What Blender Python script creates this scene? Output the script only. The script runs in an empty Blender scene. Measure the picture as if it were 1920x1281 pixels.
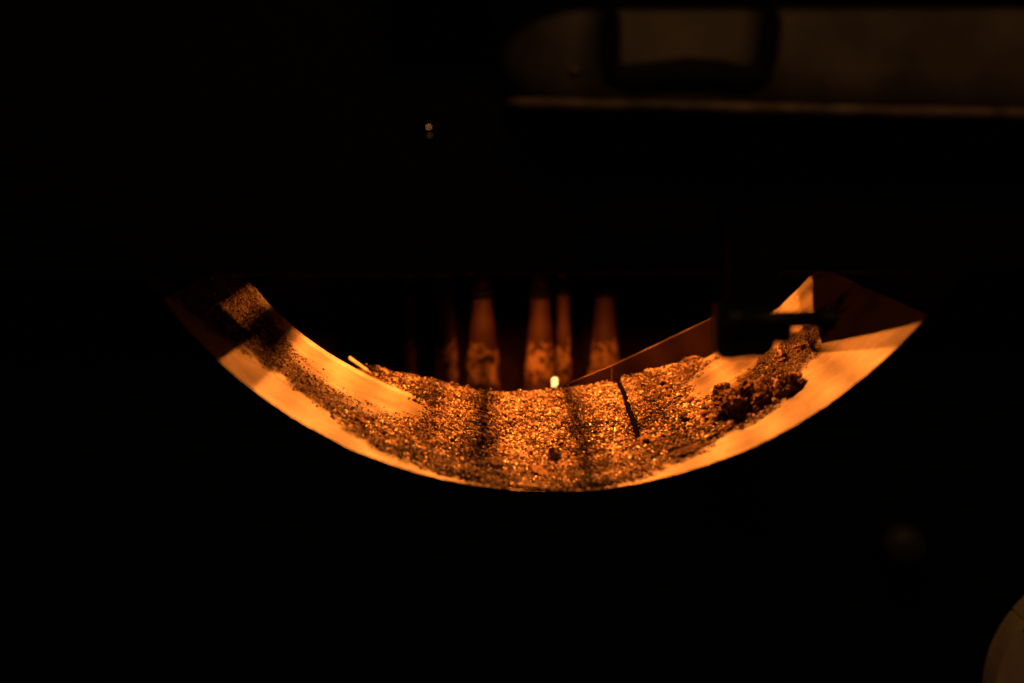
import bpy, bmesh, math, random
import numpy as np
from mathutils import Vector, Matrix, noise as mnoise

random.seed(4)
rng = np.random.default_rng(11)
scene = bpy.context.scene
col = scene.collection

# ------------------------------------------------------------------ camera
cam_d = bpy.data.cameras.new('camera')
cam = bpy.data.objects.new('camera', cam_d)
col.objects.link(cam)
YAW, PITCH, ROLL = 0.01055, 0.15304, -0.00492
fwd = Vector((math.sin(YAW) * math.cos(PITCH), math.cos(YAW) * math.cos(PITCH), -math.sin(PITCH)))
rgt = Vector((math.cos(YAW), -math.sin(YAW), 0))
upv = rgt.cross(fwd)
r2 = rgt * math.cos(ROLL) + upv * math.sin(ROLL)
u2 = -rgt * math.sin(ROLL) + upv * math.cos(ROLL)
m = Matrix((r2, u2, -fwd)).transposed().to_4x4()
m.translation = Vector((-0.03341, -0.82673, -0.06169))
cam.matrix_world = m
cam_d.sensor_width = 36
cam_d.lens = 2667 / 1920 * 36
cam_d.clip_start = 0.02
cam_d.clip_end = 50
cam_d.dof.use_dof = True
cam_d.dof.focus_distance = 1.0
cam_d.dof.aperture_fstop = 3.4
scene.camera = cam

# ------------------------------------------------------------------ world, lamps, exposure
world = bpy.data.worlds.new('World')
scene.world = world
world.use_nodes = True
world.node_tree.nodes['Background'].inputs['Color'].default_value = (1.0, 0.8, 0.75, 1)
world.node_tree.nodes['Background'].inputs['Strength'].default_value = 0.004
scene.view_settings.view_transform = 'Standard'
scene.view_settings.look = 'None'
scene.view_settings.exposure = 0
scene.view_settings.gamma = 1
scene.view_settings.use_curve_mapping = False
scene.cycles.use_denoising = True
scene.cycles.max_bounces = 4
scene.cycles.sample_clamp_indirect = 3.0

FIRE = (1.0, 0.248, 0.031)          # colour of the heater light
HEAT = 9200.0                       # glow of the heating tubes
# dim unseen bulb added in front of the machine to light lid and cover
bulb_d = bpy.data.lights.new('lid_fill_lamp', 'POINT')
bulb_d.color = (1.0, 0.55, 0.22)
bulb_d.energy = 1.6
bulb_d.shadow_soft_size = 0.07
bulb = bpy.data.objects.new('lid_fill_lamp', bulb_d)
bulb.location = (0.05, -0.50, 0.32)
col.objects.link(bulb)


# ------------------------------------------------------------------ helpers
def tag(o, label=None, cat=None, group=None, kind=None):
    if label: o['label'] = label
    if cat: o['category'] = cat
    if group: o['group'] = group
    if kind: o['kind'] = kind
    return o


def link(name, me, mat=None, parent=None, smooth=False):
    o = bpy.data.objects.new(name, me)
    col.objects.link(o)
    if mat: me.materials.append(mat)
    if parent: o.parent = parent; o.matrix_parent_inverse = Matrix.Translation(-parent.location)
    if smooth:
        for p in me.polygons: p.use_smooth = True
    return o


def from_bm(name, bm, mat, parent=None, smooth=False):
    bmesh.ops.recalc_face_normals(bm, faces=bm.faces)
    me = bpy.data.meshes.new(name)
    bm.to_mesh(me); bm.free()
    return link(name, me, mat, parent, smooth)


def empty(name, loc):
    o = bpy.data.objects.new(name, None)
    o.location = loc
    o.empty_display_size = 0.02
    col.objects.link(o)
    return o


def box_bm(x0, x1, y0, y1, z0, z1, bev=0.0, bm=None):
    own = bm is None
    if own: bm = bmesh.new()
    r = bmesh.ops.create_cube(bm, size=1)
    for v in r['verts']:
        v.co = Vector((x0 + (v.co.x + .5) * (x1 - x0), y0 + (v.co.y + .5) * (y1 - y0), z0 + (v.co.z + .5) * (z1 - z0)))
    if bev > 0:
        ed = list({e for v in r['verts'] for e in v.link_edges})
        bmesh.ops.bevel(bm, geom=ed, offset=bev, segments=2, affect='EDGES', profile=.5)
    return bm


def tube_bm(pts, rad, seg=10, bm=None):
    if bm is None: bm = bmesh.new()
    pts = [Vector(p) for p in pts]
    rings = []
    n = len(pts)
    if not isinstance(rad, (list, tuple)): rad = [rad] * n
    for i, p in enumerate(pts):
        t = (pts[min(i + 1, n - 1)] - pts[max(i - 1, 0)]).normalized()
        a = t.cross(Vector((0.13, 0.31, 0.94)))
        if a.length < .1: a = t.cross(Vector((1, 0, 0)))
        a.normalize(); b = t.cross(a)
        rings.append([bm.verts.new(p + (a * math.cos(2 * math.pi * k / seg) + b * math.sin(2 * math.pi * k / seg)) * rad[i]) for k in range(seg)])
    for i in range(n - 1):
        for k in range(seg):
            bm.faces.new((rings[i][k], rings[i][(k + 1) % seg], rings[i + 1][(k + 1) % seg], rings[i + 1][k]))
    bm.faces.new(rings[0][::-1]); bm.faces.new(rings[-1])
    return bm


def lathe_bm(prof, seg=32, axis='Z', centre=(0, 0, 0)):
    bm = bmesh.new(); rings = []
    for r, h in prof:
        ring = []
        for k in range(seg):
            a = 2 * math.pi * k / seg
            if axis == 'Z': co = (r * math.cos(a), r * math.sin(a), h)
            else: co = (r * math.cos(a), h, r * math.sin(a))
            ring.append(bm.verts.new(Vector(co) + Vector(centre)))
        rings.append(ring)
    for i in range(len(rings) - 1):
        for k in range(seg):
            bm.faces.new((rings[i][k], rings[i][(k + 1) % seg], rings[i + 1][(k + 1) % seg], rings[i + 1][k]))
    bm.faces.new(rings[0][::-1]); bm.faces.new(rings[-1])
    return bm


def vnoise(x, y, seed=0):
    """smooth 2-D value noise in 0..1"""
    x = np.asarray(x, float); y = np.asarray(y, float)
    xi = np.floor(x).astype(np.int64); yi = np.floor(y).astype(np.int64)
    fx = x - xi; fy = y - yi
    fx = fx * fx * (3 - 2 * fx); fy = fy * fy * (3 - 2 * fy)

    def h(a, b):
        n = (a * 374761393 + b * 668265263 + seed * 974711) & 0xffffffff
        n = ((n ^ (n >> 13)) * 1274126177) & 0xffffffff
        return ((n ^ (n >> 16)) & 0xffff) / 65535.0
    return (h(xi, yi) * (1 - fx) + h(xi + 1, yi) * fx) * (1 - fy) + (h(xi, yi + 1) * (1 - fx) + h(xi + 1, yi + 1) * fx) * fy


def fbm(x, y, seed=0, o=4):
    s = 0; a = .5; t = 0
    for k in range(o):
        s = s + a * vnoise(x * 2 ** k, y * 2 ** k, seed + k * 7); t += a; a *= .5
    return s / t


def sstep(a, b, x):
    t = np.clip((np.asarray(x, float) - a) / (b - a), 0, 1)
    return t * t * (3 - 2 * t)


# ------------------------------------------------------------------ materials
def new_mat(name):
    mt = bpy.data.materials.new(name); mt.use_nodes = True
    nt = mt.node_tree
    return mt, nt, nt.nodes['Principled BSDF']


def nd(nt, t, **kw):
    n = nt.nodes.new(t)
    for k, v in kw.items():
        if k in n.inputs: n.inputs[k].default_value = v
        else: setattr(n, k, v)
    return n


def ramp(nt, fac, stops):
    r = nt.nodes.new('ShaderNodeValToRGB')
    el = r.color_ramp.elements
    while len(el) < len(stops): el.new(.5)
    for e, (p, c) in zip(el, stops): e.position = p; e.color = (*c, 1)
    nt.links.new(fac, r.inputs[0])
    return r


def simple(name, c, rough=.6, metal=0.0, var=.25, scale=60, bump=.2, bscale=400, dist=.0004, spec=.5):
    mt, nt, b = new_mat(name)
    b.inputs['Specular IOR Level'].default_value = spec
    tc = nd(nt, 'ShaderNodeTexCoord')
    n1 = nd(nt, 'ShaderNodeTexNoise', Scale=scale, Detail=6)
    nt.links.new(tc.outputs['Object'], n1.inputs['Vector'])
    r = ramp(nt, n1.outputs['Fac'], [(.3, tuple(v * (1 - var) for v in c)), (.7, tuple(min(1, v * (1 + var)) for v in c))])
    nt.links.new(r.outputs[0], b.inputs['Base Color'])
    n2 = nd(nt, 'ShaderNodeTexNoise', Scale=bscale, Detail=4)
    nt.links.new(tc.outputs['Object'], n2.inputs['Vector'])
    bp = nd(nt, 'ShaderNodeBump', Strength=bump, Distance=dist)
    nt.links.new(n2.outputs['Fac'], bp.inputs['Height'])
    nt.links.new(bp.outputs[0], b.inputs['Normal'])
    b.inputs['Roughness'].default_value = rough
    b.inputs['Metallic'].default_value = metal
    return mt


def emit(name, c, s):
    mt, nt, b = new_mat(name)
    b.inputs['Base Color'].default_value = (0.02, 0.02, 0.02, 1)
    b.inputs['Emission Color'].default_value = (*c, 1)
    b.inputs['Emission Strength'].default_value = s
    return mt


BLACK = simple('black_paint', (0.007, 0.0055, 0.0055), rough=.75, spec=.06)
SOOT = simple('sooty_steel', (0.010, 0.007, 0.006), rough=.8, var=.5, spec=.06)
CARBON = simple('carbon_black', (.0014, .0012, .0011), rough=.95, spec=0.0)
CLAMP = simple('green_black_paint', (0.013, 0.016, 0.010), rough=.5, spec=.2)
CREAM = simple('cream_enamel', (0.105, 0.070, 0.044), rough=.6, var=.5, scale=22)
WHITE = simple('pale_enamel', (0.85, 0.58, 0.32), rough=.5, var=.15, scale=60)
LIT_EDGE = simple('lit_lid_edge', (0.15, 0.088, 0.045), rough=.6, var=.9, scale=45)  # paler than the panel: light on the folded edge put into its colour
RUST = simple('rusty_brick', (0.022, 0.008, 0.005), rough=.9, var=.6, scale=30, spec=.05)

# heat-tinted metal of the trough, dust marked by the mesh attribute "dust"
METAL, nt, b = new_mat('heat_tinted_metal')
tc = nd(nt, 'ShaderNodeTexCoord')
n1 = nd(nt, 'ShaderNodeTexNoise', Scale=22, Detail=7, Roughness=.62)
n2 = nd(nt, 'ShaderNodeTexNoise', Scale=160, Detail=5, Roughness=.6)
for n in (n1, n2): nt.links.new(tc.outputs['Object'], n.inputs['Vector'])
r1 = ramp(nt, n1.outputs['Fac'], [(.30, (.092, .065, .041)), (.5, (.175, .142, .102)), (.70, (.265, .230, .178))])
r2_ = ramp(nt, n2.outputs['Fac'], [(.30, (.55, .50, .45)), (.46, (.93, .93, .93)), (.7, (1, 1, 1))])
mx = nd(nt, 'ShaderNodeMix', data_type='RGBA', blend_type='MULTIPLY'); mx.inputs[0].default_value = .7
nt.links.new(r1.outputs[0], mx.inputs[6]); nt.links.new(r2_.outputs[0], mx.inputs[7])
mp = nd(nt, 'ShaderNodeMapping'); mp.inputs['Scale'].default_value = (1, 9, 1); mp.inputs['Rotation'].default_value = (0, 0, .35)
nt.links.new(tc.outputs['Object'], mp.inputs['Vector'])
n4 = nd(nt, 'ShaderNodeTexNoise', Scale=55, Detail=8, Roughness=.7); nt.links.new(mp.outputs[0], n4.inputs['Vector'])
r4 = ramp(nt, n4.outputs['Fac'], [(.36, (.50, .44, .38)), (.47, (1, 1, 1)), (.60, (1, 1, 1)), (.70, (1.0, .95, .86))])
n5 = nd(nt, 'ShaderNodeTexNoise', Scale=420, Detail=3, Roughness=.6); nt.links.new(tc.outputs['Object'], n5.inputs['Vector'])
r5 = ramp(nt, n5.outputs['Fac'], [(.27, (.30, .24, .2)), (.33, (1, 1, 1))])
mA = nd(nt, 'ShaderNodeMix', data_type='RGBA', blend_type='MULTIPLY'); mA.inputs[0].default_value = .8
nt.links.new(mx.outputs[2], mA.inputs[6]); nt.links.new(r4.outputs[0], mA.inputs[7])
mB = nd(nt, 'ShaderNodeMix', data_type='RGBA', blend_type='MULTIPLY'); mB.inputs[0].default_value = 1
nt.links.new(mA.outputs[2], mB.inputs[6]); nt.links.new(r5.outputs[0], mB.inputs[7])
mx = mB
at = nd(nt, 'ShaderNodeAttribute', attribute_name='dust')
n3 = nd(nt, 'ShaderNodeTexNoise', Scale=900, Detail=3)
nt.links.new(tc.outputs['Object'], n3.inputs['Vector'])
dcol = ramp(nt, n3.outputs['Fac'], [(.35, (.005, .003, .002)), (.65, (.036, .022, .013))])
mx2 = nd(nt, 'ShaderNodeMix', data_type='RGBA')
nt.links.new(at.outputs['Fac'], mx2.inputs[0])
nt.links.new(mx.outputs[2], mx2.inputs[6]); nt.links.new(dcol.outputs[0], mx2.inputs[7])
nt.links.new(mx2.outputs[2], b.inputs['Base Color'])
rr = nd(nt, 'ShaderNodeMapRange'); rr.inputs[3].default_value = .48; rr.inputs[4].default_value = .95
nt.links.new(at.outputs['Fac'], rr.inputs[0]); nt.links.new(rr.outputs[0], b.inputs['Roughness'])
b.inputs['Metallic'].default_value = .12
bp = nd(nt, 'ShaderNodeBump', Strength=.25, Distance=.0006)
nt.links.new(n2.outputs['Fac'], bp.inputs['Height']); nt.links.new(bp.outputs[0], b.inputs['Normal'])

sr = nd(METAL.node_tree, 'ShaderNodeMapRange'); sr.inputs[3].default_value = .5; sr.inputs[4].default_value = .06
nt.links.new(at.outputs['Fac'], sr.inputs[0]); nt.links.new(sr.outputs[0], b.inputs['Specular IOR Level'])

# grains: tone and gloss of each grain come with the mesh
GRAIN, nt, b = new_mat('mineral_grains')
at = nd(nt, 'ShaderNodeAttribute', attribute_name='tone')
rg = ramp(nt, at.outputs['Fac'], [(0, (.005, .003, .002)), (.28, (.022, .011, .006)), (.54, (.135, .078, .042)), (.80, (.34, .235, .15)), (1, (.60, .48, .36))])
nt.links.new(rg.outputs[0], b.inputs['Base Color'])
at2 = nd(nt, 'ShaderNodeAttribute', attribute_name='gloss')
rr = nd(nt, 'ShaderNodeMapRange'); rr.inputs[3].default_value = .75; rr.inputs[4].default_value = .38
nt.links.new(at2.outputs['Fac'], rr.inputs[0]); nt.links.new(rr.outputs[0], b.inputs['Roughness'])
mr = nd(nt, 'ShaderNodeMapRange'); mr.inputs[1].default_value = .6
nt.links.new(at2.outputs['Fac'], mr.inputs[0]); nt.links.new(mr.outputs[0], b.inputs['Metallic'])

b.inputs['Specular IOR Level'].default_value = .15
CLOD = simple('charred_clod', (0.125, 0.078, 0.045), rough=.95, var=.65, scale=160, bump=.6, bscale=900, dist=.0006, spec=.1)

# pipes: dull oxide with a band of pale scale flaking off low down
PIPE, nt, b = new_mat('oxidised_pipe')
tc = nd(nt, 'ShaderNodeTexCoord')
sp = nd(nt, 'ShaderNodeSeparateXYZ'); nt.links.new(tc.outputs['Object'], sp.inputs[0])
n1 = nd(nt, 'ShaderNodeTexNoise', Scale=110, Detail=6, Roughness=.6, Distortion=.5); nt.links.new(tc.outputs['Object'], n1.inputs['Vector'])
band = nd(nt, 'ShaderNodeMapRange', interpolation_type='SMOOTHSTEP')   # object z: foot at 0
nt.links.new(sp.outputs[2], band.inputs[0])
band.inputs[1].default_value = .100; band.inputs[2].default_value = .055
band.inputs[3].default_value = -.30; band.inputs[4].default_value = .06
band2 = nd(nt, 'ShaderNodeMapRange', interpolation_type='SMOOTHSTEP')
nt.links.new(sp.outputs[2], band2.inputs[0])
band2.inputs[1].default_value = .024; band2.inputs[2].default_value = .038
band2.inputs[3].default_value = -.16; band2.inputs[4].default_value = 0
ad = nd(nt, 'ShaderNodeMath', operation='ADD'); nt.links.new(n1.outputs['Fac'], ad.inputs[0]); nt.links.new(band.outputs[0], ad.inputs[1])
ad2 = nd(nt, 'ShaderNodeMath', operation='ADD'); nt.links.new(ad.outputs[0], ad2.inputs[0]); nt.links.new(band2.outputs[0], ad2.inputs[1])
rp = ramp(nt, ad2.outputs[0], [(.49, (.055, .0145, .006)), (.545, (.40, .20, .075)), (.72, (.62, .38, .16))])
nt.links.new(rp.outputs[0], b.inputs['Base Color'])
b.inputs['Roughness'].default_value = .7
bp = nd(nt, 'ShaderNodeBump', Strength=.6, Distance=.002); nt.links.new(ad2.outputs[0], bp.inputs['Height']); nt.links.new(bp.outputs[0], b.inputs['Normal'])

STEEL = simple('brown_blued_steel', (0.022, 0.008, 0.005), rough=.42, metal=.75, var=.3, scale=40, bump=.12, bscale=300)
GLOW_TUBE = emit('glowing_heating_tube', FIRE, HEAT)
PORT = emit('glowing_peephole', (1.0, 0.60, 0.20), 1.7)
LED_A = emit('lit_indicator', (1.0, 0.36, 0.10), 1.7)
LED_REFLECTION = emit('indicator_reflection', (1.0, 0.24, 0.04), .32)  # mirrored glow of the lit lamp, made as a dim emitter

# ------------------------------------------------------------------ furnace
R = .28
furnace = empty('furnace', (0, 0, -.5))
tag(furnace, 'black furnace with a glowing pale metal trough behind its round opening', 'furnace')

# front plate with the round opening
bm = bmesh.new()
N = 160
ys = (0.0, .006)
out = []
for k in range(N):
    a = 2 * math.pi * k / N
    c, s = math.cos(a), math.sin(a)
    q = .62 / max(abs(c), abs(s))
    out.append((c, s, q))
vr = []
for y in ys:
    vr.append(([bm.verts.new((.2852 * c, y, .2852 * s)) for c, s, q in out], [bm.verts.new((q * c, y, q * s)) for c, s, q in out]))
for k in range(N):
    j = (k + 1) % N
    (a0, b0), (a1, b1) = vr
    bm.faces.new((a0[k], a0[j], b0[j], b0[k])); bm.faces.new((a1[k], b1[k], b1[j], a1[j]))
    bm.faces.new((a0[k], a1[k], a1[j], a0[j])); bm.faces.new((b0[k], b0[j], b1[j], b1[k]))
from_bm('front_plate', bm, BLACK, furnace)

# hood over the upper part of the opening
bm = box_bm(-.60, .60, -.06, -.0008, -.1435, .06, bev=.0025)
hood = from_bm('hood', bm, BLACK, furnace)
# chamber behind the trough
from_bm('back_wall', box_bm(-.60, .60, .66, .67, -.62, .62), RUST, furnace)
from_bm('chamber_floor', box_bm(-.599, .599, .2925, .659, -.355, -.345), SOOT, furnace)
from_bm('side_wall', box_bm(-.61, -.601, 0, .659, -.62, .62), SOOT, furnace)
from_bm('side_wall', box_bm(.601, .61, 0, .659, -.62, .62), SOOT, furnace)
from_bm('roof', box_bm(-.599, .599, 0, .659, .605, .615), SOOT, furnace)


def yrear(th):     # where the trough ends, th in degrees
    return .2075 + .064 * sstep(-8, 16, th) + .002 * np.sin(np.asarray(th) * .21)


def lerp_pts(pts):
    a = np.array(pts, float)
    return lambda v: np.interp(v, a[:, 0], a[:, 1])


# outline of the heap on the trough wall: angle against depth
th_l = lerp_pts([(-.008, -9), (0, -11), (.008, -14), (.02, -21), (.045, -27.5), (.06, -31), (.085, -30), (.10, -24), (.135, -20), (.165, -18), (.19, -18.5), (.205, -22), (.215, -25), (.26, -27)])
th_r = lerp_pts([(-.008, 7), (0, 9), (.010, 14), (.024, 18), (.045, 21), (.055, 27), (.085, 31.5), (.115, 31), (.14, 28), (.165, 25), (.19, 23.2), (.22, 23), (.245, 26), (.265, 31), (.30, 33)])
ridge = lerp_pts([(-.13, .236), (-.03, .238), (.06, .25), (.14, .262)])
crest = lerp_pts([(-.14, .002), (-.118, .0045), (-.07, .0075), (-.026, .0092), (.02, .0105), (.06, .0118), (.10, .0105), (.14, .0085)])


def dust_mask(th, y):
    """thin dirt on the wall, denser in the middle of the trough"""
    w = (fbm(th * .35 + 40, y * 60, 3) - .5) * .045
    yy = y + w
    # left
    near = np.interp(th, [-52, -48, -40.4, -34.7, -31, -27, -21], [.02, .03, .068, .058, .05, .04, .02])
    far = np.interp(th, [-52, -46, -41, -38, -34, -28, -22], [.23, .20, .175, .138, .125, .115, .12])
    dl = sstep(-.014, .016, yy - near) * sstep(-.046, .034, far - yy) * (th < 0)
    # right
    near = np.interp(th, [18, 22, 29, 34, 40, 46, 52], [.025, .05, .05, .075, .115, .15, .17])
    far = np.interp(th, [20, 27, 31, 35, 40, 43, 50], [.12, .15, .165, .19, .20, .185, .165])
    dr = sstep(-.010, .010, yy - near) * sstep(-.022, .018, far - yy) * (th > 0)
    d = np.maximum(dl, dr)
    sp = fbm(th * 3, y * 600, 9, 3)
    return np.clip(d * (.45 + .9 * sp), 0, 1) * sstep(.10, .5, d + sp * .6 - .12)


def heap(x, y):
    """thickness of the heap over the trough"""
    th = np.degrees(np.arcsin(np.clip(x / R, -.99, .99)))
    wob = (fbm(x * 90 + 5, y * 90, 21) - .5) * 7
    ed = np.minimum(th - th_l(y), th_r(y) - th) + wob
    e = sstep(-.6, 7, ed)
    rd = ridge(x)
    t = crest(x)
    prof = np.interp(y / rd, [-.03, 0.02, .15, .4, .7, .9, 1.0, 1.06, 1.12], [0.07, .10, .16, .34, .66, .92, 1.0, .96, .8])
    lump = (fbm(x * 45, y * 45, 5) - .5) * .0050 + (fbm(x * 170, y * 170, 6) - .5) * .0042
    h = e * (t * prof + lump * sstep(.0, .06, y) * np.clip(y / .1, .35, 1) + .0006) - (1 - e) * .002
    # furrow under the rod
    g = np.exp(-((x - .0612 - (y - .1) * .004) / .0036) ** 2) * sstep(.075, .10, y) * .0056
    g2_ = np.exp(-((x - .0612 - (.1 - y) * .12) / .0030) ** 2) * (1 - sstep(.085, .105, y)) * .0022  # shallow groove standing in for a faint shadow toward the front
    return h - g - g2_, ed


# ---- the trough (mesh grid over angle and depth)
thg = np.linspace(-54.5, 51.5, 560)
nv = 230
vv = np.linspace(0, 1, nv)
TH, V = np.meshgrid(thg, vv, indexing='ij')
Y = -.0006 + V * (yrear(TH) + .0006)
D = dust_mask(TH, Y)
rad = R + (fbm(TH * .06, Y * 8, 31) - .5) * .0022 - D * .0036 * (fbm(TH * 1.3, Y * 270, 33, 4) - .25)
rib = np.exp(-((V - 1) / .02) ** 2) * .0025          # rolled rear rim
rad = rad - rib - np.exp(-V / .012) * (fbm(TH * .8, TH * 0 + 3, 61, 4) - .5) * .0005
Y = Y + np.exp(-V / .01) * (fbm(TH * .9, TH * 0 + 9, 63, 4) - .6) * .0006
X = rad * np.sin(np.radians(TH)); Z = -rad * np.cos(np.radians(TH))
co = np.stack([X, Y, Z], -1).reshape(-1, 3)
nt_ = len(thg)
idx = np.arange(nt_ * nv).reshape(nt_, nv)
fc = np.stack([idx[:-1, :-1], idx[1:, :-1], idx[1:, 1:], idx[:-1, 1:]], -1).reshape(-1, 4)


def np_mesh(name, co, faces):
    me = bpy.data.meshes.new(name)
    nf, k = faces.shape
    me.vertices.add(len(co)); me.vertices.foreach_set('co', co.astype(np.float32).ravel())
    me.loops.add(nf * k); me.loops.foreach_set('vertex_index', faces.astype(np.int32).ravel())
    me.polygons.add(nf); me.polygons.foreach_set('loop_start', np.arange(0, nf * k, k, dtype=np.int32))
    me.polygons.foreach_set('loop_total', np.full(nf, k, np.int32))
    me.update(calc_edges=True)
    return me


def point_attr(me, name, vals):
    a = me.attributes.new(name, 'FLOAT', 'POINT')
    a.data.foreach_set('value', vals.astype(np.float32).ravel())


me = np_mesh('trough', co, fc)
me.polygons.foreach_set('use_smooth', np.ones(len(fc), bool))
point_attr(me, 'dust', D)
trough = link('trough', me, METAL, furnace)
trough['label'] = 'pale heat tinted metal trough with dusty middle and bare front band'
# outer shell so the trough has thickness
TH2, V2 = np.meshgrid(np.linspace(-112, 112, 120), np.array([0, 1.0]), indexing='ij')
Y2 = -.0004 + V2 * (yrear(TH2) + .0002)
co2 = np.stack([.2845 * np.sin(np.radians(TH2)), Y2, -.2845 * np.cos(np.radians(TH2))], -1).reshape(-1, 3)
i2 = np.arange(240).reshape(120, 2)
f2 = np.stack([i2[:-1, 0], i2[:-1, 1], i2[1:, 1], i2[1:, 0]], -1)
link('shell', np_mesh('shell', co2, f2), SOOT, trough)
# dark lining added so the walls above the trough look shaded
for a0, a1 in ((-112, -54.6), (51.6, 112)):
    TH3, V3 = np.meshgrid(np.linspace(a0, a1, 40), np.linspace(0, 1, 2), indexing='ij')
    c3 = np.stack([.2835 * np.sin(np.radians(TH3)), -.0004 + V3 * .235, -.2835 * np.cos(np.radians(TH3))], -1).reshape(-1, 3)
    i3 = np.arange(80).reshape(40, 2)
    link('shade_lining', np_mesh('shade_lining', c3, np.stack([i3[:-1, 0], i3[1:, 0], i3[1:, 1], i3[:-1, 1]], -1)), SOOT, furnace)
# rolled rear bead
tb = [((R + .0018) * math.sin(math.radians(t)), float(yrear(t)) + .0008, -(R + .0018) * math.cos(math.radians(t))) for t in np.linspace(-54.5, 51.5, 120)]
from_bm('rear_bead', tube_bm(tb, .0026, 8), METAL, trough, True)

# ------------------------------------------------------------------ heater over the trough
heater = empty('heater', (0, .16, -.03))
tag(heater, 'heater box hung above the trough behind the black hood', 'heater')
HZ = -.050
HX = (-.034, .032)
for hx, hw in zip(HX, (.015, .0095)):
    from_bm('heating_tube', tube_bm([(hx, .2 - hw, HZ), (hx, .2 + hw, HZ)], .0026, 12), GLOW_TUBE, heater)
    for y0 in (.1705, .2155):
        from_bm('tube_socket', tube_bm([(hx, y0, HZ), (hx, y0 + .014, HZ)], .006, 10), SOOT, heater)
from_bm('top_plate', box_bm(-.1225, .1525, .04, .275, -.022, -.018), SOOT, heater)
# unseen side shields, outlined to cut the light: the right one slopes and stops short of the rear
for xs_, outline in ((-.0872, [(.1365, -.022), (.275, -.022), (.275, -.1128), (.1365, -.1128)]),
                     (-.1200, [(.04, -.022), (.1355, -.022), (.1355, -.1515), (.04, -.1485)]),
                     (.1500, [(.04, -.022), (.26, -.022), (.256, -.148), (.205, -.167), (.13, -.184), (.04, -.139)])):
    bm = bmesh.new()
    x1 = xs_ + math.copysign(.002, xs_)
    fr = [bm.verts.new((xs_, yy, zz)) for yy, zz in outline]; bk = [bm.verts.new((x1, yy, zz)) for yy, zz in outline]
    bm.faces.new(fr); bm.faces.new(bk[::-1])
    for i in range(len(outline)):
        j = (i + 1) % len(outline); bm.faces.new((fr[i], bk[i], bk[j], fr[j]))
    from_bm('side_shield', bm, CARBON, heater)
for ta, tb2 in ((-.078, -.0432), (-.013, .0105)):  # unseen tabs added to keep the left pipes in shade
    from_bm('shade_tab', box_bm(ta, tb2, .2790, .2805, -.142, -.080), SOOT, heater)
from_bm('rear_shield', box_bm(-.0871, .1499, .2755, .2785, -.093, -.0225), SOOT, heater)
for gx, gw, gy in ((-.0445, .0036, .165), (-.0362, .0036, .165), (-.0215, .0032, .14), (-.0075, .0040, .05), (.0030, .0030, .05), (.0147, .0066, .05), (.0297, .0030, .05)):
    from_bm('grille_bar', box_bm(gx - gw / 2, gx + gw / 2, gy, .272, -.101, -.0975), SOOT, heater)  # unseen bars, placed and sized to lay dark bands on the sand
for hy in (.056, .268):
    from_bm('grille_crossbar', box_bm(-.0871, .1499, hy - .0012, hy + .0012, -.1045, -.1015), SOOT, heater)
from_bm('shadow_rod', tube_bm([(.085, .190, -.1125), (.085, .2200, -.1150), (.085, .2280, -.1180), (.085, .2310, -.1260), (.085, .2315, -.1480)], .0024, 8), CARBON, heater, True)  # unseen rod added to throw a shadow on the right rear wall
for sx in (-.07, .07):
    from_bm('hanger', tube_bm([(sx, .16, -.018), (sx, .16, .605)], .004, 8), SOOT, heater)

# ------------------------------------------------------------------ grains
ico = bmesh.new(); bmesh.ops.create_icosphere(ico, subdivisions=1, radius=1)
IV = np.array([v.co[:] for v in ico.verts]); IFc = np.array([[v.index for v in f.verts] for f in ico.faces]); ico.free()


def grains(pos, size, tone, gloss, flat=.75, ang=.22):
    n = len(pos)
    q = rng.normal(size=(n, 4)); q /= np.linalg.norm(q, axis=1)[:, None]
    w, x, y, z = q.T
    Rm = np.stack([np.stack([1 - 2 * (y * y + z * z), 2 * (x * y - z * w), 2 * (x * z + y * w)], -1),
                   np.stack([2 * (x * y + z * w), 1 - 2 * (x * x + z * z), 2 * (y * z - x * w)], -1),
                   np.stack([2 * (x * z - y * w), 2 * (y * z + x * w), 1 - 2 * (x * x + y * y)], -1)], 1)
    sc = size[:, None] * rng.uniform(flat * .75, 1.25, (n, 3))
    jit = 1 + rng.uniform(-ang, ang, (n, len(IV)))
    v = IV[None] * jit[..., None] * sc[:, None, :]
    v = np.einsum('nij,nkj->nki', Rm, v) + pos[:, None, :]
    f = IFc[None] + (np.arange(n) * len(IV))[:, None, None]
    return v.reshape(-1, 3), f.reshape(-1, 3), np.repeat(tone, len(IV)), np.repeat(gloss, len(IV))


# heap
n = 125000
x = rng.uniform(-.165, .17, n); y = rng.uniform(.0008, .272, n)
h, ed = heap(x, y)
zc = -np.sqrt(R * R - x * x)
zc = zc - sstep(0, .02, y - yrear(np.degrees(np.arcsin(x / R)))) * 0
keep = (ed > -1.2) & (h > -.0022) & (rng.random(n) < sstep(-1.2, 2.2, ed) * .95 + .05)
keep &= (y > .006) | (rng.random(n) < .8)
x, y, h, zc, ed = x[keep], y[keep], h[keep], zc[keep], ed[keep]
n = len(x)
size = np.clip(rng.lognormal(math.log(.00060), .44, n), .0003, .0027) * (1 - .25 * sstep(.16, .24, y))
nrm_x, nrm_z = -x / R, -zc / R
off = np.maximum(h, -.0003) + rng.normal(0, .00042, n)
pos = np.stack([x + nrm_x * off, y, zc + nrm_z * off], -1)
tone = np.clip(rng.beta(1.5, 1.7, n) * .95 + (fbm(x * 110, y * 110, 55) - .5) * .75 + (fbm(x * 32, y * 32, 57) - .5) * .45, 0, 1)
gloss = np.where(rng.random(n) < .055, rng.uniform(.65, 1, n), rng.uniform(0, .35, n))
g1 = grains(pos, size, tone, gloss)

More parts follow.
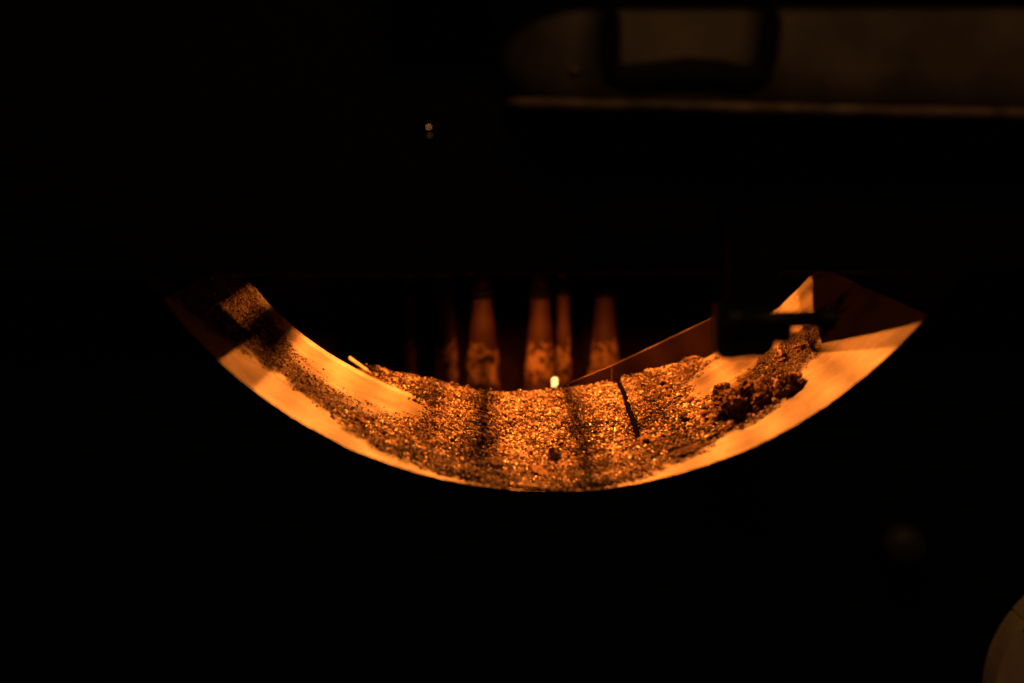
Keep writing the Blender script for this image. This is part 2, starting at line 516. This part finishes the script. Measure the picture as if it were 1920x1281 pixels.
# flat glittering flakes among the grains
n = 6000
fi = rng.choice(len(pos), n, replace=False)
fp = pos[fi] + np.stack([nrm_x[fi], 0 * nrm_x[fi], nrm_z[fi]], -1) * .0007
fsz = np.clip(rng.lognormal(math.log(.00072), .3, n), .0004, .0014)
fsz[:450] = rng.uniform(.0010, .0015, 450)
ax, ay, az = rng.normal(.12, .42, n), rng.normal(0, .42, n), rng.uniform(0, 6.28, n)
fv = IV[None] * np.stack([fsz, fsz * rng.uniform(.6, 1, n), fsz * .15], -1)[:, None, :]
cz_, sz_ = np.cos(az)[:, None], np.sin(az)[:, None]
fv = np.stack([fv[..., 0] * cz_ - fv[..., 1] * sz_, fv[..., 0] * sz_ + fv[..., 1] * cz_, fv[..., 2]], -1)
ca, sa = np.cos(ax)[:, None], np.sin(ax)[:, None]
fv = np.stack([fv[..., 0], fv[..., 1] * ca - fv[..., 2] * sa, fv[..., 1] * sa + fv[..., 2] * ca], -1)
ca, sa = np.cos(ay)[:, None], np.sin(ay)[:, None]
fv = np.stack([fv[..., 0] * ca + fv[..., 2] * sa, fv[..., 1], -fv[..., 0] * sa + fv[..., 2] * ca], -1) + fp[:, None, :]
g4 = (fv.reshape(-1, 3), (IFc[None] + (np.arange(n) * len(IV))[:, None, None]).reshape(-1, 3), np.full(n * len(IV), .95), np.full(n * len(IV), 1.0))

# crumbs broken off the clods on the right
n = 1500
cx_ = rng.normal(.134, .015, n); cy_ = rng.normal(.098, .026, n)
ch, ce = heap(cx_, np.clip(cy_, .03, .2))
czz = -np.sqrt(R * R - cx_ * cx_)
cs = np.clip(rng.lognormal(math.log(.0011), .5, n), .0005, .0034)
k5 = (cy_ > .052) & (cx_ < .162) & (cx_ - .10 < (cy_ - .03) * 1.6)
co5 = (np.maximum(ch, 0) + cs * .5)
g5 = grains(np.stack([cx_ - cx_ / R * co5, cy_, czz - czz / R * co5], -1)[k5], cs[k5], np.clip(rng.beta(1.8, 1.8, n), 0, 1)[k5], rng.uniform(0, .2, n)[k5], .5, .42)

def D_at(th, y, dm):
    return np.maximum(0, dm * .0036 * (fbm(th * 1.3, y * 270, 33, 4) - .25)) - (fbm(th * .06, y * 8, 31) - .5) * .0022


# dirt stuck to the walls on both sides of the heap
n = 150000
th = np.where(rng.random(n) < .55, rng.uniform(-54, -18, n), rng.uniform(18, 52, n))
y = rng.uniform(.005, .268, n)
dm = dust_mask(th, y)
keep = (rng.random(n) < np.minimum(dm, 1) ** 2.0 * .42) & (y < yrear(th) - .002)
th, y, dm = th[keep], y[keep], dm[keep]; n = len(th)
size = np.clip(rng.lognormal(math.log(.00034), .45, n), .00018, .0014)
rr_ = R - size * .3 - D_at(th, y, dm)
pos = np.stack([rr_ * np.sin(np.radians(th)), y, -rr_ * np.cos(np.radians(th))], -1)
g2 = grains(pos, size, np.clip(rng.beta(1.2, 3.6, n), 0, 1), rng.uniform(0, .2, n))

# the bed of fines under the grains
xs = np.linspace(-.17, .175, 300); ysb = np.linspace(.0002, .29, 240)
XB, YB = np.meshgrid(xs, ysb, indexing='ij')
HB, EB = heap(XB, YB)
HB = np.where(EB < -1, -.004, HB - .0007)
ZC = -np.sqrt(R * R - XB * XB)
back = np.clip(YB - ridge(XB) - .012, 0, 1)
HB = HB - back * .75
cb = np.stack([XB - XB / R * HB, YB, ZC - ZC / R * HB], -1).reshape(-1, 3)
ib = np.arange(300 * 240).reshape(300, 240)
fb = np.stack([ib[:-1, :-1], ib[1:, :-1], ib[1:, 1:], ib[:-1, 1:]], -1).reshape(-1, 4)
ebc = EB.reshape(-1)[fb].max(1)
fb = fb[ebc > -1.5]
fbt = np.concatenate([fb[:, [0, 1, 2]], fb[:, [0, 2, 3]]])
tb_ = np.clip(.18 + .35 * fbm(XB * 300, YB * 300, 77).ravel(), 0, 1)
# grains rolled down behind the crest
n = 9000
x = rng.uniform(-.13, .14, n); y = ridge(x) + rng.uniform(.004, .05, n)
hh, _ = heap(x, np.minimum(y, .27)); hh = hh - np.clip(y - ridge(x) - .012, 0, 1) * .75
zc = -np.sqrt(R * R - x * x)
g3 = grains(np.stack([x, y, zc + hh], -1), np.clip(rng.lognormal(math.log(.0007), .3, n), .0003, .0016), np.clip(rng.beta(1.4, 1.8, n), 0, 1), rng.uniform(0, .3, n))

vs, fs, ts, gs, o_ = [], [], [], [], 0
for v, f, t, g in (g1, g3, g4, g5, (cb, fbt, tb_, np.zeros(len(cb)))):
    vs.append(v); fs.append(f + o_); ts.append(t); gs.append(g); o_ += len(v)
me = np_mesh('sand', np.concatenate(vs), np.concatenate(fs))
point_attr(me, 'tone', np.concatenate(ts)); point_attr(me, 'gloss', np.concatenate(gs))
tag(link('sand', me, GRAIN), 'coarse glittering sand heaped along the bottom of the metal trough', 'sand', kind='stuff')
me = np_mesh('dirt', g2[0], g2[1])
point_attr(me, 'tone', g2[2]); point_attr(me, 'gloss', g2[3])
tag(link('dirt', me, GRAIN), 'fine dark dirt clinging to both side walls of the trough', 'dirt', kind='stuff')


# ------------------------------------------------------------------ clods lying on the heap
def clod(x, y, s, label, sq=(1, 1, 1), seed=0, lift=.35, sub=4, rough=.55):
    h, _ = heap(np.array([x]), np.array([y]))
    z = -math.sqrt(R * R - x * x)
    hh = max(float(h[0]), 0.0) + s * lift
    c = Vector((x - x / R * hh, y, z - z / R * hh))
    bm = bmesh.new(); bmesh.ops.create_icosphere(bm, subdivisions=sub, radius=1)
    so = Vector((seed * 3.7, seed * 1.3, seed * 9.1))
    for v in bm.verts:
        p = v.co.copy()
        d = 1 + rough * .8 * mnoise.noise(p * 1.4 + so) + rough * .5 * mnoise.noise(p * 3.1 + so) + rough * .55 * (.3 - abs(mnoise.noise(p * 5.3 + so))) + rough * .32 * mnoise.noise(p * 9 + so)
        v.co = Vector((p.x * sq[0], p.y * sq[1], p.z * sq[2])) * (d * s)
    o = from_bm('clod', bm, CLOD)
    o.location = c
    o.rotation_euler = (0, -math.asin(x / R), seed * .4)
    return tag(o, label, 'clod', 'dark clods lying on the sand')


clods = [
    (.126, .078, .0128, 'biggest dark crumbling clod at the right edge of the sand', (1.15, .9, .8)),
    (.140, .074, .0095, 'dark clod wedged between the biggest clod and the one touching the bare band', (1.1, .9, .8)),
    (.1555, .066, .0095, 'rightmost ragged clod touching the bare metal front band', (1, .9, .8)),
    (.1225, .118, .0076, 'dark pointed clod just up the slope from the biggest clod', (1, 1, .8)),
    (.1375, .108, .0088, 'pale topped crumbly clod in the middle of the right hand pile', (1.2, 1, .65)),
    (.148, .098, .0063, 'small clod at the upper right of the right hand pile', (1.1, 1, .8)),
    (.127, .150, .0056, 'pale clod next to the bare tongue of metal on the right', (1.2, 1, .65)),
    (.114, .092, .0036, 'small black clod just left of the biggest clod', (1, 1, .9)),
    (.166, .140, .0058, 'dark crumbly clod below the black clamp on the dusty right wall', (1.2, 1, .7)),
    (.176, .135, .0046, 'small clod highest up the dusty right wall', (1, 1, .8)),
    (-.035, .046, .0046, 'dark clod low on the sand left of the middle', (1.4, .9, .7)),
    (.003, .066, .0050, 'upright dark clod near the front middle of the sand', (.8, .9, 1.3)),
    (-.009, .036, .0052, 'flat dark clod closest to the front rim in the middle', (1.8, .9, .5)),
    (-.068, .166, .0040, 'dark clod alone high on the left part of the sand', (1.4, 1, .7)),
    (-.121, .066, .0030, 'black flake at the far left end of the sand', (1.7, .9, .5)),
    (.064, .078, .0060, 'dark clod at the near end of the thin rod', (1, 1.2, .8)),
    (.086, .038, .0052, 'flat dark clod at the lower right edge of the sand', (1.6, 1, .5)),
]
for i, (x, y, s, lab, sq) in enumerate(clods):
    clod(x, y, s, lab, sq, i + 1, sub=5 if s > .006 else 3, rough=.58 if s > .006 else .5)

# ------------------------------------------------------------------ thin rod lying in the sand
pts = []
for y in np.linspace(.030, .262, 30):
    xx = .0612 + (y - .1) * .004 + max(0, .1 - y) * .12  # half-buried near end drawn on in place of a soft shadow line
    h, _ = heap(np.array([xx + .007]), np.array([y]))
    pts.append((xx, y, -math.sqrt(R * R - xx * xx) + float(h[0]) - .0022 - .0016 * float(1 - sstep(.07, .10, y))))
tag(from_bm('thin_rod', tube_bm(pts, .0021, 8), CARBON, None, True), 'thin black rod lying in a furrow of the sand under the blade', 'rod')

# ------------------------------------------------------------------ slanting blade behind the heap
blade = empty('scraper_blade', (.09, .277, -.27))
tag(blade, 'thin brown steel blade slanting up to the right behind the sand', 'blade')
bm = bmesh.new()
prof = [(.0070, -.2735), (.0095, -.2715), (.0335, -.2613), (.058, -.2512), (.0975, -.2325), (.137, -.2135), (.143, -.2106), (.143, -.280), (.10, -.300), (.0075, -.300)]
fr = [bm.verts.new((a, .2752, z)) for a, z in prof]; bk = [bm.verts.new((a, .2775, z)) for a, z in prof]
bm.faces.new(fr); bm.faces.new(bk[::-1])
for i in range(len(prof)):
    j = (i + 1) % len(prof); bm.faces.new((fr[i], bk[i], bk[j], fr[j]))
from_bm('plate', bm, STEEL, blade)
from_bm('edge', tube_bm([(a, .2752, z + .0003) for a, z in prof[1:7]], .00035, 6), simple('pale_blade_edge', (.07, .035, .018), rough=.4, metal=.6), blade)  # paler strip along the upper edge of the blade
from_bm('seam', box_bm(.0562, .0570, .2743, .2751, -.274, -.2525), simple('rod_reflection', (.03, .010, .006), rough=.7), blade)  # dull red stripe painted as the rod's reflection in the blade

# ------------------------------------------------------------------ clamp hanging under the hood on the right
clamp = empty('clamp', (.10, -.0605, -.12))
tag(clamp, 'black blurred clamp with a cross bar hanging under the hood on the right', 'clamp')
from_bm('stem', box_bm(.0848, .112, -.108, -.0935, -.156, -.105, bev=.001), BLACK, clamp)
from_bm('mounting_arm', box_bm(.0848, .102, -.0934, -.0606, -.125, -.105, bev=.001), BLACK, clamp)
bm = bmesh.new()
outl = [(.0790, -.1538), (.1056, -.1556), (.1096, -.1646), (.1083, -.1785), (.1024, -.1821), (.0939, -.1803), (.0844, -.1830), (.0790, -.1803)]
fr = [bm.verts.new((a, -.1095, z)) for a, z in outl]; bk = [bm.verts.new((a, -.0900, z)) for a, z in outl]
bm.faces.new(fr); bm.faces.new(bk[::-1])
for i in range(len(outl)):
    j = (i + 1) % len(outl); bm.faces.new((fr[i], bk[i], bk[j], fr[j]))
bmesh.ops.bevel(bm, geom=list(bm.edges), offset=.0012, segments=2, affect='EDGES')
from_bm('block', bm, CLAMP, clamp)
from_bm('cross_bar', tube_bm([(.0835, -.1135, -.1612), (.138, -.1135, -.1612)], .0042, 14), CLAMP, clamp, True)
from_bm('jaw', box_bm(.106, .1168, -.1115, -.1005, -.1735, -.164, bev=.0015), CLAMP, clamp)
for bx_ in (.0868, .1345):
    from_bm('end_cap', tube_bm([(bx_ - .003, -.1135, -.1612), (bx_ + .003, -.1135, -.1612)], .0052, 12), CLAMP, clamp)

# ------------------------------------------------------------------ pipes in the rear of the chamber
FLOOR = -.345


def pipe(x, y, r0, r1, ztop, label, cap=True, seed=0):
    p = empty('tapered_pipe', (x, y, FLOOR))
    tag(p, label, 'pipe', 'tapered pipes standing behind the sand')
    H = ztop - FLOOR
    bm = lathe_bm([(r0 * 1.04, 0.0)] + [(r0 + (r1 - r0) * t + .0004 * math.sin(t * 23 + seed), H * t) for t in np.linspace(.02, 1, 30)], 36)
    o = link('tube', bpy.data.meshes.new('tube'), None, None)
    bmesh.ops.recalc_face_normals(bm, faces=bm.faces); bm.to_mesh(o.data); bm.free()
    o.data.materials.append(PIPE)
    for q in o.data.polygons: q.use_smooth = True
    o.parent = p
    o.rotation_euler = (0, 0, seed * 1.1)
    bm = lathe_bm([(r1 * 1.02, H), (r1 * 1.28, H + .001), (r1 * 1.28, H + .009), (r1 * .8, H + .010)], 28)
    c = from_bm('collar', bm, SOOT, None, True); c.parent = p
    if cap:
        bm = lathe_bm([(r1 * .8, H + .0101), (r1 * .86, H + .018), (r1 * .5, H + .026), (r1 * .2, H + .028)], 24)
        c = from_bm('cap', bm, PIPE, None, True); c.parent = p
    return p


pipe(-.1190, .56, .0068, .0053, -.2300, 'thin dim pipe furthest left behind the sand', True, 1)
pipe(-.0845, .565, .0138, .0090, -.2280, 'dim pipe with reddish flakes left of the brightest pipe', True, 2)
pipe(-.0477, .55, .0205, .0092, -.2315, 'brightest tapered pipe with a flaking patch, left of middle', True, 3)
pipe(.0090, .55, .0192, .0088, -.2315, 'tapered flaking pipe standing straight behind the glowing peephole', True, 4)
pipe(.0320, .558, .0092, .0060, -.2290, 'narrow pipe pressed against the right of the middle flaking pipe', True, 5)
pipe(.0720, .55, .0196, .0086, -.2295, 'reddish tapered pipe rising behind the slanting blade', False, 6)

# ------------------------------------------------------------------ glowing peephole
port = empty('peephole', (.0127, .302, -.345))
tag(port, 'small bright yellow glowing peephole at the tip of the blade', 'peephole')
bm = bmesh.new()
o8 = [(-.0030, -.0048), (.0012, -.0050), (.0036, -.0022), (.0034, .0036), (.0014, .0048), (-.0018, .0044), (-.0034, .0022)]
fr = [bm.verts.new((.0127 + a * .85, .3008, -.269 + z * .85)) for a, z in o8]; bk = [bm.verts.new((.0127 + a * .85, .3035, -.269 + z * .85)) for a, z in o8]
bm.faces.new(fr); bm.faces.new(bk[::-1])
for i in range(7):
    j = (i + 1) % 7; bm.faces.new((fr[i], bk[i], bk[j], fr[j]))
from_bm('glowing_pane', bm, PORT, port)
from_bm('stand', tube_bm([(.0127, .3038, -.345), (.0127, .3038, -.2745)], .0022, 10), SOOT, port)

# short lit rail behind the left rim
tag(from_bm('rail', tube_bm([(-.1525, .30, -.2478), (-.131, .30, -.2634), (-.120, .30, -.345)], .0016, 8), simple('bare_wire', (.55, .42, .28), rough=.5), None, True),
    'short bent wire catching light behind the left rim of the trough', 'wire')

# ------------------------------------------------------------------ lid with its handle above the hood
lid = empty('lid', (.13, -.09, -.05))
tag(lid, 'dim cream enamel lid with a folded lower edge and black handle', 'lid')
bm = bmesh.new()
prx = [(.62, -.1), (.30, -.1), (.12, -.1), (.02, -.1)] + [(.012 - .042 * math.sin(t), -.058 - .042 * math.cos(t)) for t in np.radians(np.linspace(5, 88, 12))]
rows = []
for px_, py_ in prx:
    zb = -.0530 - .0245 * px_
    sh = max(0, .012 - px_) * .28
    rows.append([bm.verts.new((px_ - sh * k / 5, py_ + dy, zb + (.05 - zb) * k / 5)) for dy in (0, .0022) for k in range(6)])
for r0, r1 in zip(rows[:-1], rows[1:]):
    for k in range(5):
        bm.faces.new((r0[k], r0[k + 1], r1[k + 1], r1[k])); bm.faces.new((r0[6 + k], r1[6 + k], r1[7 + k], r0[7 + k]))
    bm.faces.new((r0[0], r1[0], r1[6], r0[6])); bm.faces.new((r0[5], r0[11], r1[11], r1[5]))
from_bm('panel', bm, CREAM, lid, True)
bm = tube_bm([(-.0270, -.0860, -0.0522), (-.0180, -.0960, -0.0524), (-.004, -.1022, -0.0527), (.012, -.1030, -0.0531), (.10, -.1030, -.0556), (.25, -.1030, -.0594), (.62, -.1030, -.0690)], .0031, 12)
from_bm('folded_edge', bm, LIT_EDGE, lid, True)
from_bm('hinge_block', box_bm(.02, .25, -.0955, -.0605, -.045, .04), BLACK, lid)
bm = bmesh.new(); bmesh.ops.create_uvsphere(bm, u_segments=14, v_segments=8, radius=.0034)
for v in bm.verts: v.co = Vector((.0068 + v.co.x, -.1003 + v.co.y * .6, -.0365 + v.co.z * .75))
from_bm('rivet', bm, LIT_EDGE, lid, True)
# rail along the top of the lid: it hides the upper part
from_bm('top_rail', box_bm(-.08, .62, -.110, -.1012, .0000, .05, bev=.002), BLACK, lid)
# handle
hp = [(.0225, -.109, .030), (.0222, -.135, .022), (.0215, -.150, .004), (.0205, -.1545, -.016), (.0195, -.155, -.0330), (.0215, -.1555, -.0405), (.0280, -.156, -.0425), (.042, -.157, -.0418),
      (.055, -.157, -.0408), (.070, -.157, -.0415), (.0835, -.156, -.0435), (.0895, -.1555, -.0405), (.0925, -.155, -.0330), (.0950, -.1545, -.016), (.0955, -.150, .004), (.0955, -.135, .022), (.0955, -.109, .030)]
hr = [.0046, .0046, .0046, .0047, .0052, .0066, .0072, .0078, .0084, .0080, .0072, .0064, .0052, .0047, .0046, .0046, .0046]
from_bm('handle', tube_bm(hp, hr, 16), BLACK, lid, True)

# ------------------------------------------------------------------ indicator lamp on the hood, its reflection built as a second glow
for x, z, r, mt, lab in ((-.0690, -.0640, .00050, LED_A, 'tiny bright orange indicator lamp on the black hood'), (-.0686, -.0685, .00045, LED_REFLECTION, 'tiny dim orange glow standing in for the reflection of the bright lamp')):
    e = empty('indicator_glow', (x, -.0605, z))
    tag(e, lab, 'lamp', 'indicator lamps on the hood')
    bm = bmesh.new(); bmesh.ops.create_uvsphere(bm, u_segments=10, v_segments=6, radius=r)
    for v in bm.verts: v.co += Vector((x, -.0616, z))
    from_bm('lens', bm, mt, e, True)
    from_bm('bezel', lathe_bm([(r * 1.5, -.0600), (r * 1.5, -.0612), (r * 1.1, -.0614)], 14, 'Y', (x, 0, z)), BLACK, e)

# ------------------------------------------------------------------ round cover low on the right
cov = empty('round_cover', (.335, -.007, -.40))
tag(cov, 'dim cream round cover with a dark seam at the lower right corner', 'cover')
CX, CZ, CR = .3425, -.4035, .080
ZS = -.3560


def disc_part(name, lo, hi, y0, tilt):
    bm = bmesh.new(); pts = []
    for k in range(240):
        a = 2 * math.pi * k / 240
        xx, zz = CX + CR * math.cos(a), CZ + CR * math.sin(a)
        if lo <= zz <= hi: pts.append((xx, zz))
    for e in (lo, hi):
        if abs(e) < 1:
            w_ = math.sqrt(CR * CR - (e - CZ) ** 2)
            pts += [(CX - w_, e), (CX + w_, e)]
    mz = sum(p[1] for p in pts) / len(pts)
    pts.sort(key=lambda p: math.atan2(p[1] - mz, p[0] - CX))
    fr = [bm.verts.new((a, y0 + (z - lo) * tilt, z)) for a, z in pts]; bk = [bm.verts.new((a, -.0003, z)) for a, z in pts]
    bm.faces.new(fr); bm.faces.new(bk[::-1])
    for i in range(len(pts)):
        j = (i + 1) % len(pts); bm.faces.new((fr[i], bk[i], bk[j], fr[j]))
    return from_bm(name, bm, WHITE, cov)


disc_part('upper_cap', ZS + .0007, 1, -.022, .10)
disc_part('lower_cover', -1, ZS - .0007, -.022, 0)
for x, z in ((.2795, -.3615), (.2805, -.3665), (.2800, -.351), (.30, -.37)):
    from_bm('vent_hole', lathe_bm([(.0017, -.0224), (.0017, -.020)], 12, 'Y', (x, 0, z)), BLACK, cov)

# dark knob hardly showing beside the cover
kn = empty('knob', (.2055, -.007, -.309))
tag(kn, 'dark rounded knob hardly visible on the black front plate', 'knob')
KN = simple('dark_knob', (0.045, 0.032, 0.022), rough=.6)
from_bm('cap', lathe_bm([(.0125, -.012), (.0125, -.022), (.011, -.0275), (.007, -.030), (.002, -.031)], 28, 'Y', (.2055, 0, -.309)), KN, kn, True)
from_bm('skirt', lathe_bm([(.0155, -.0003), (.0155, -.0105), (.013, -.0119)], 28, 'Y', (.2055, 0, -.309)), BLACK, kn)
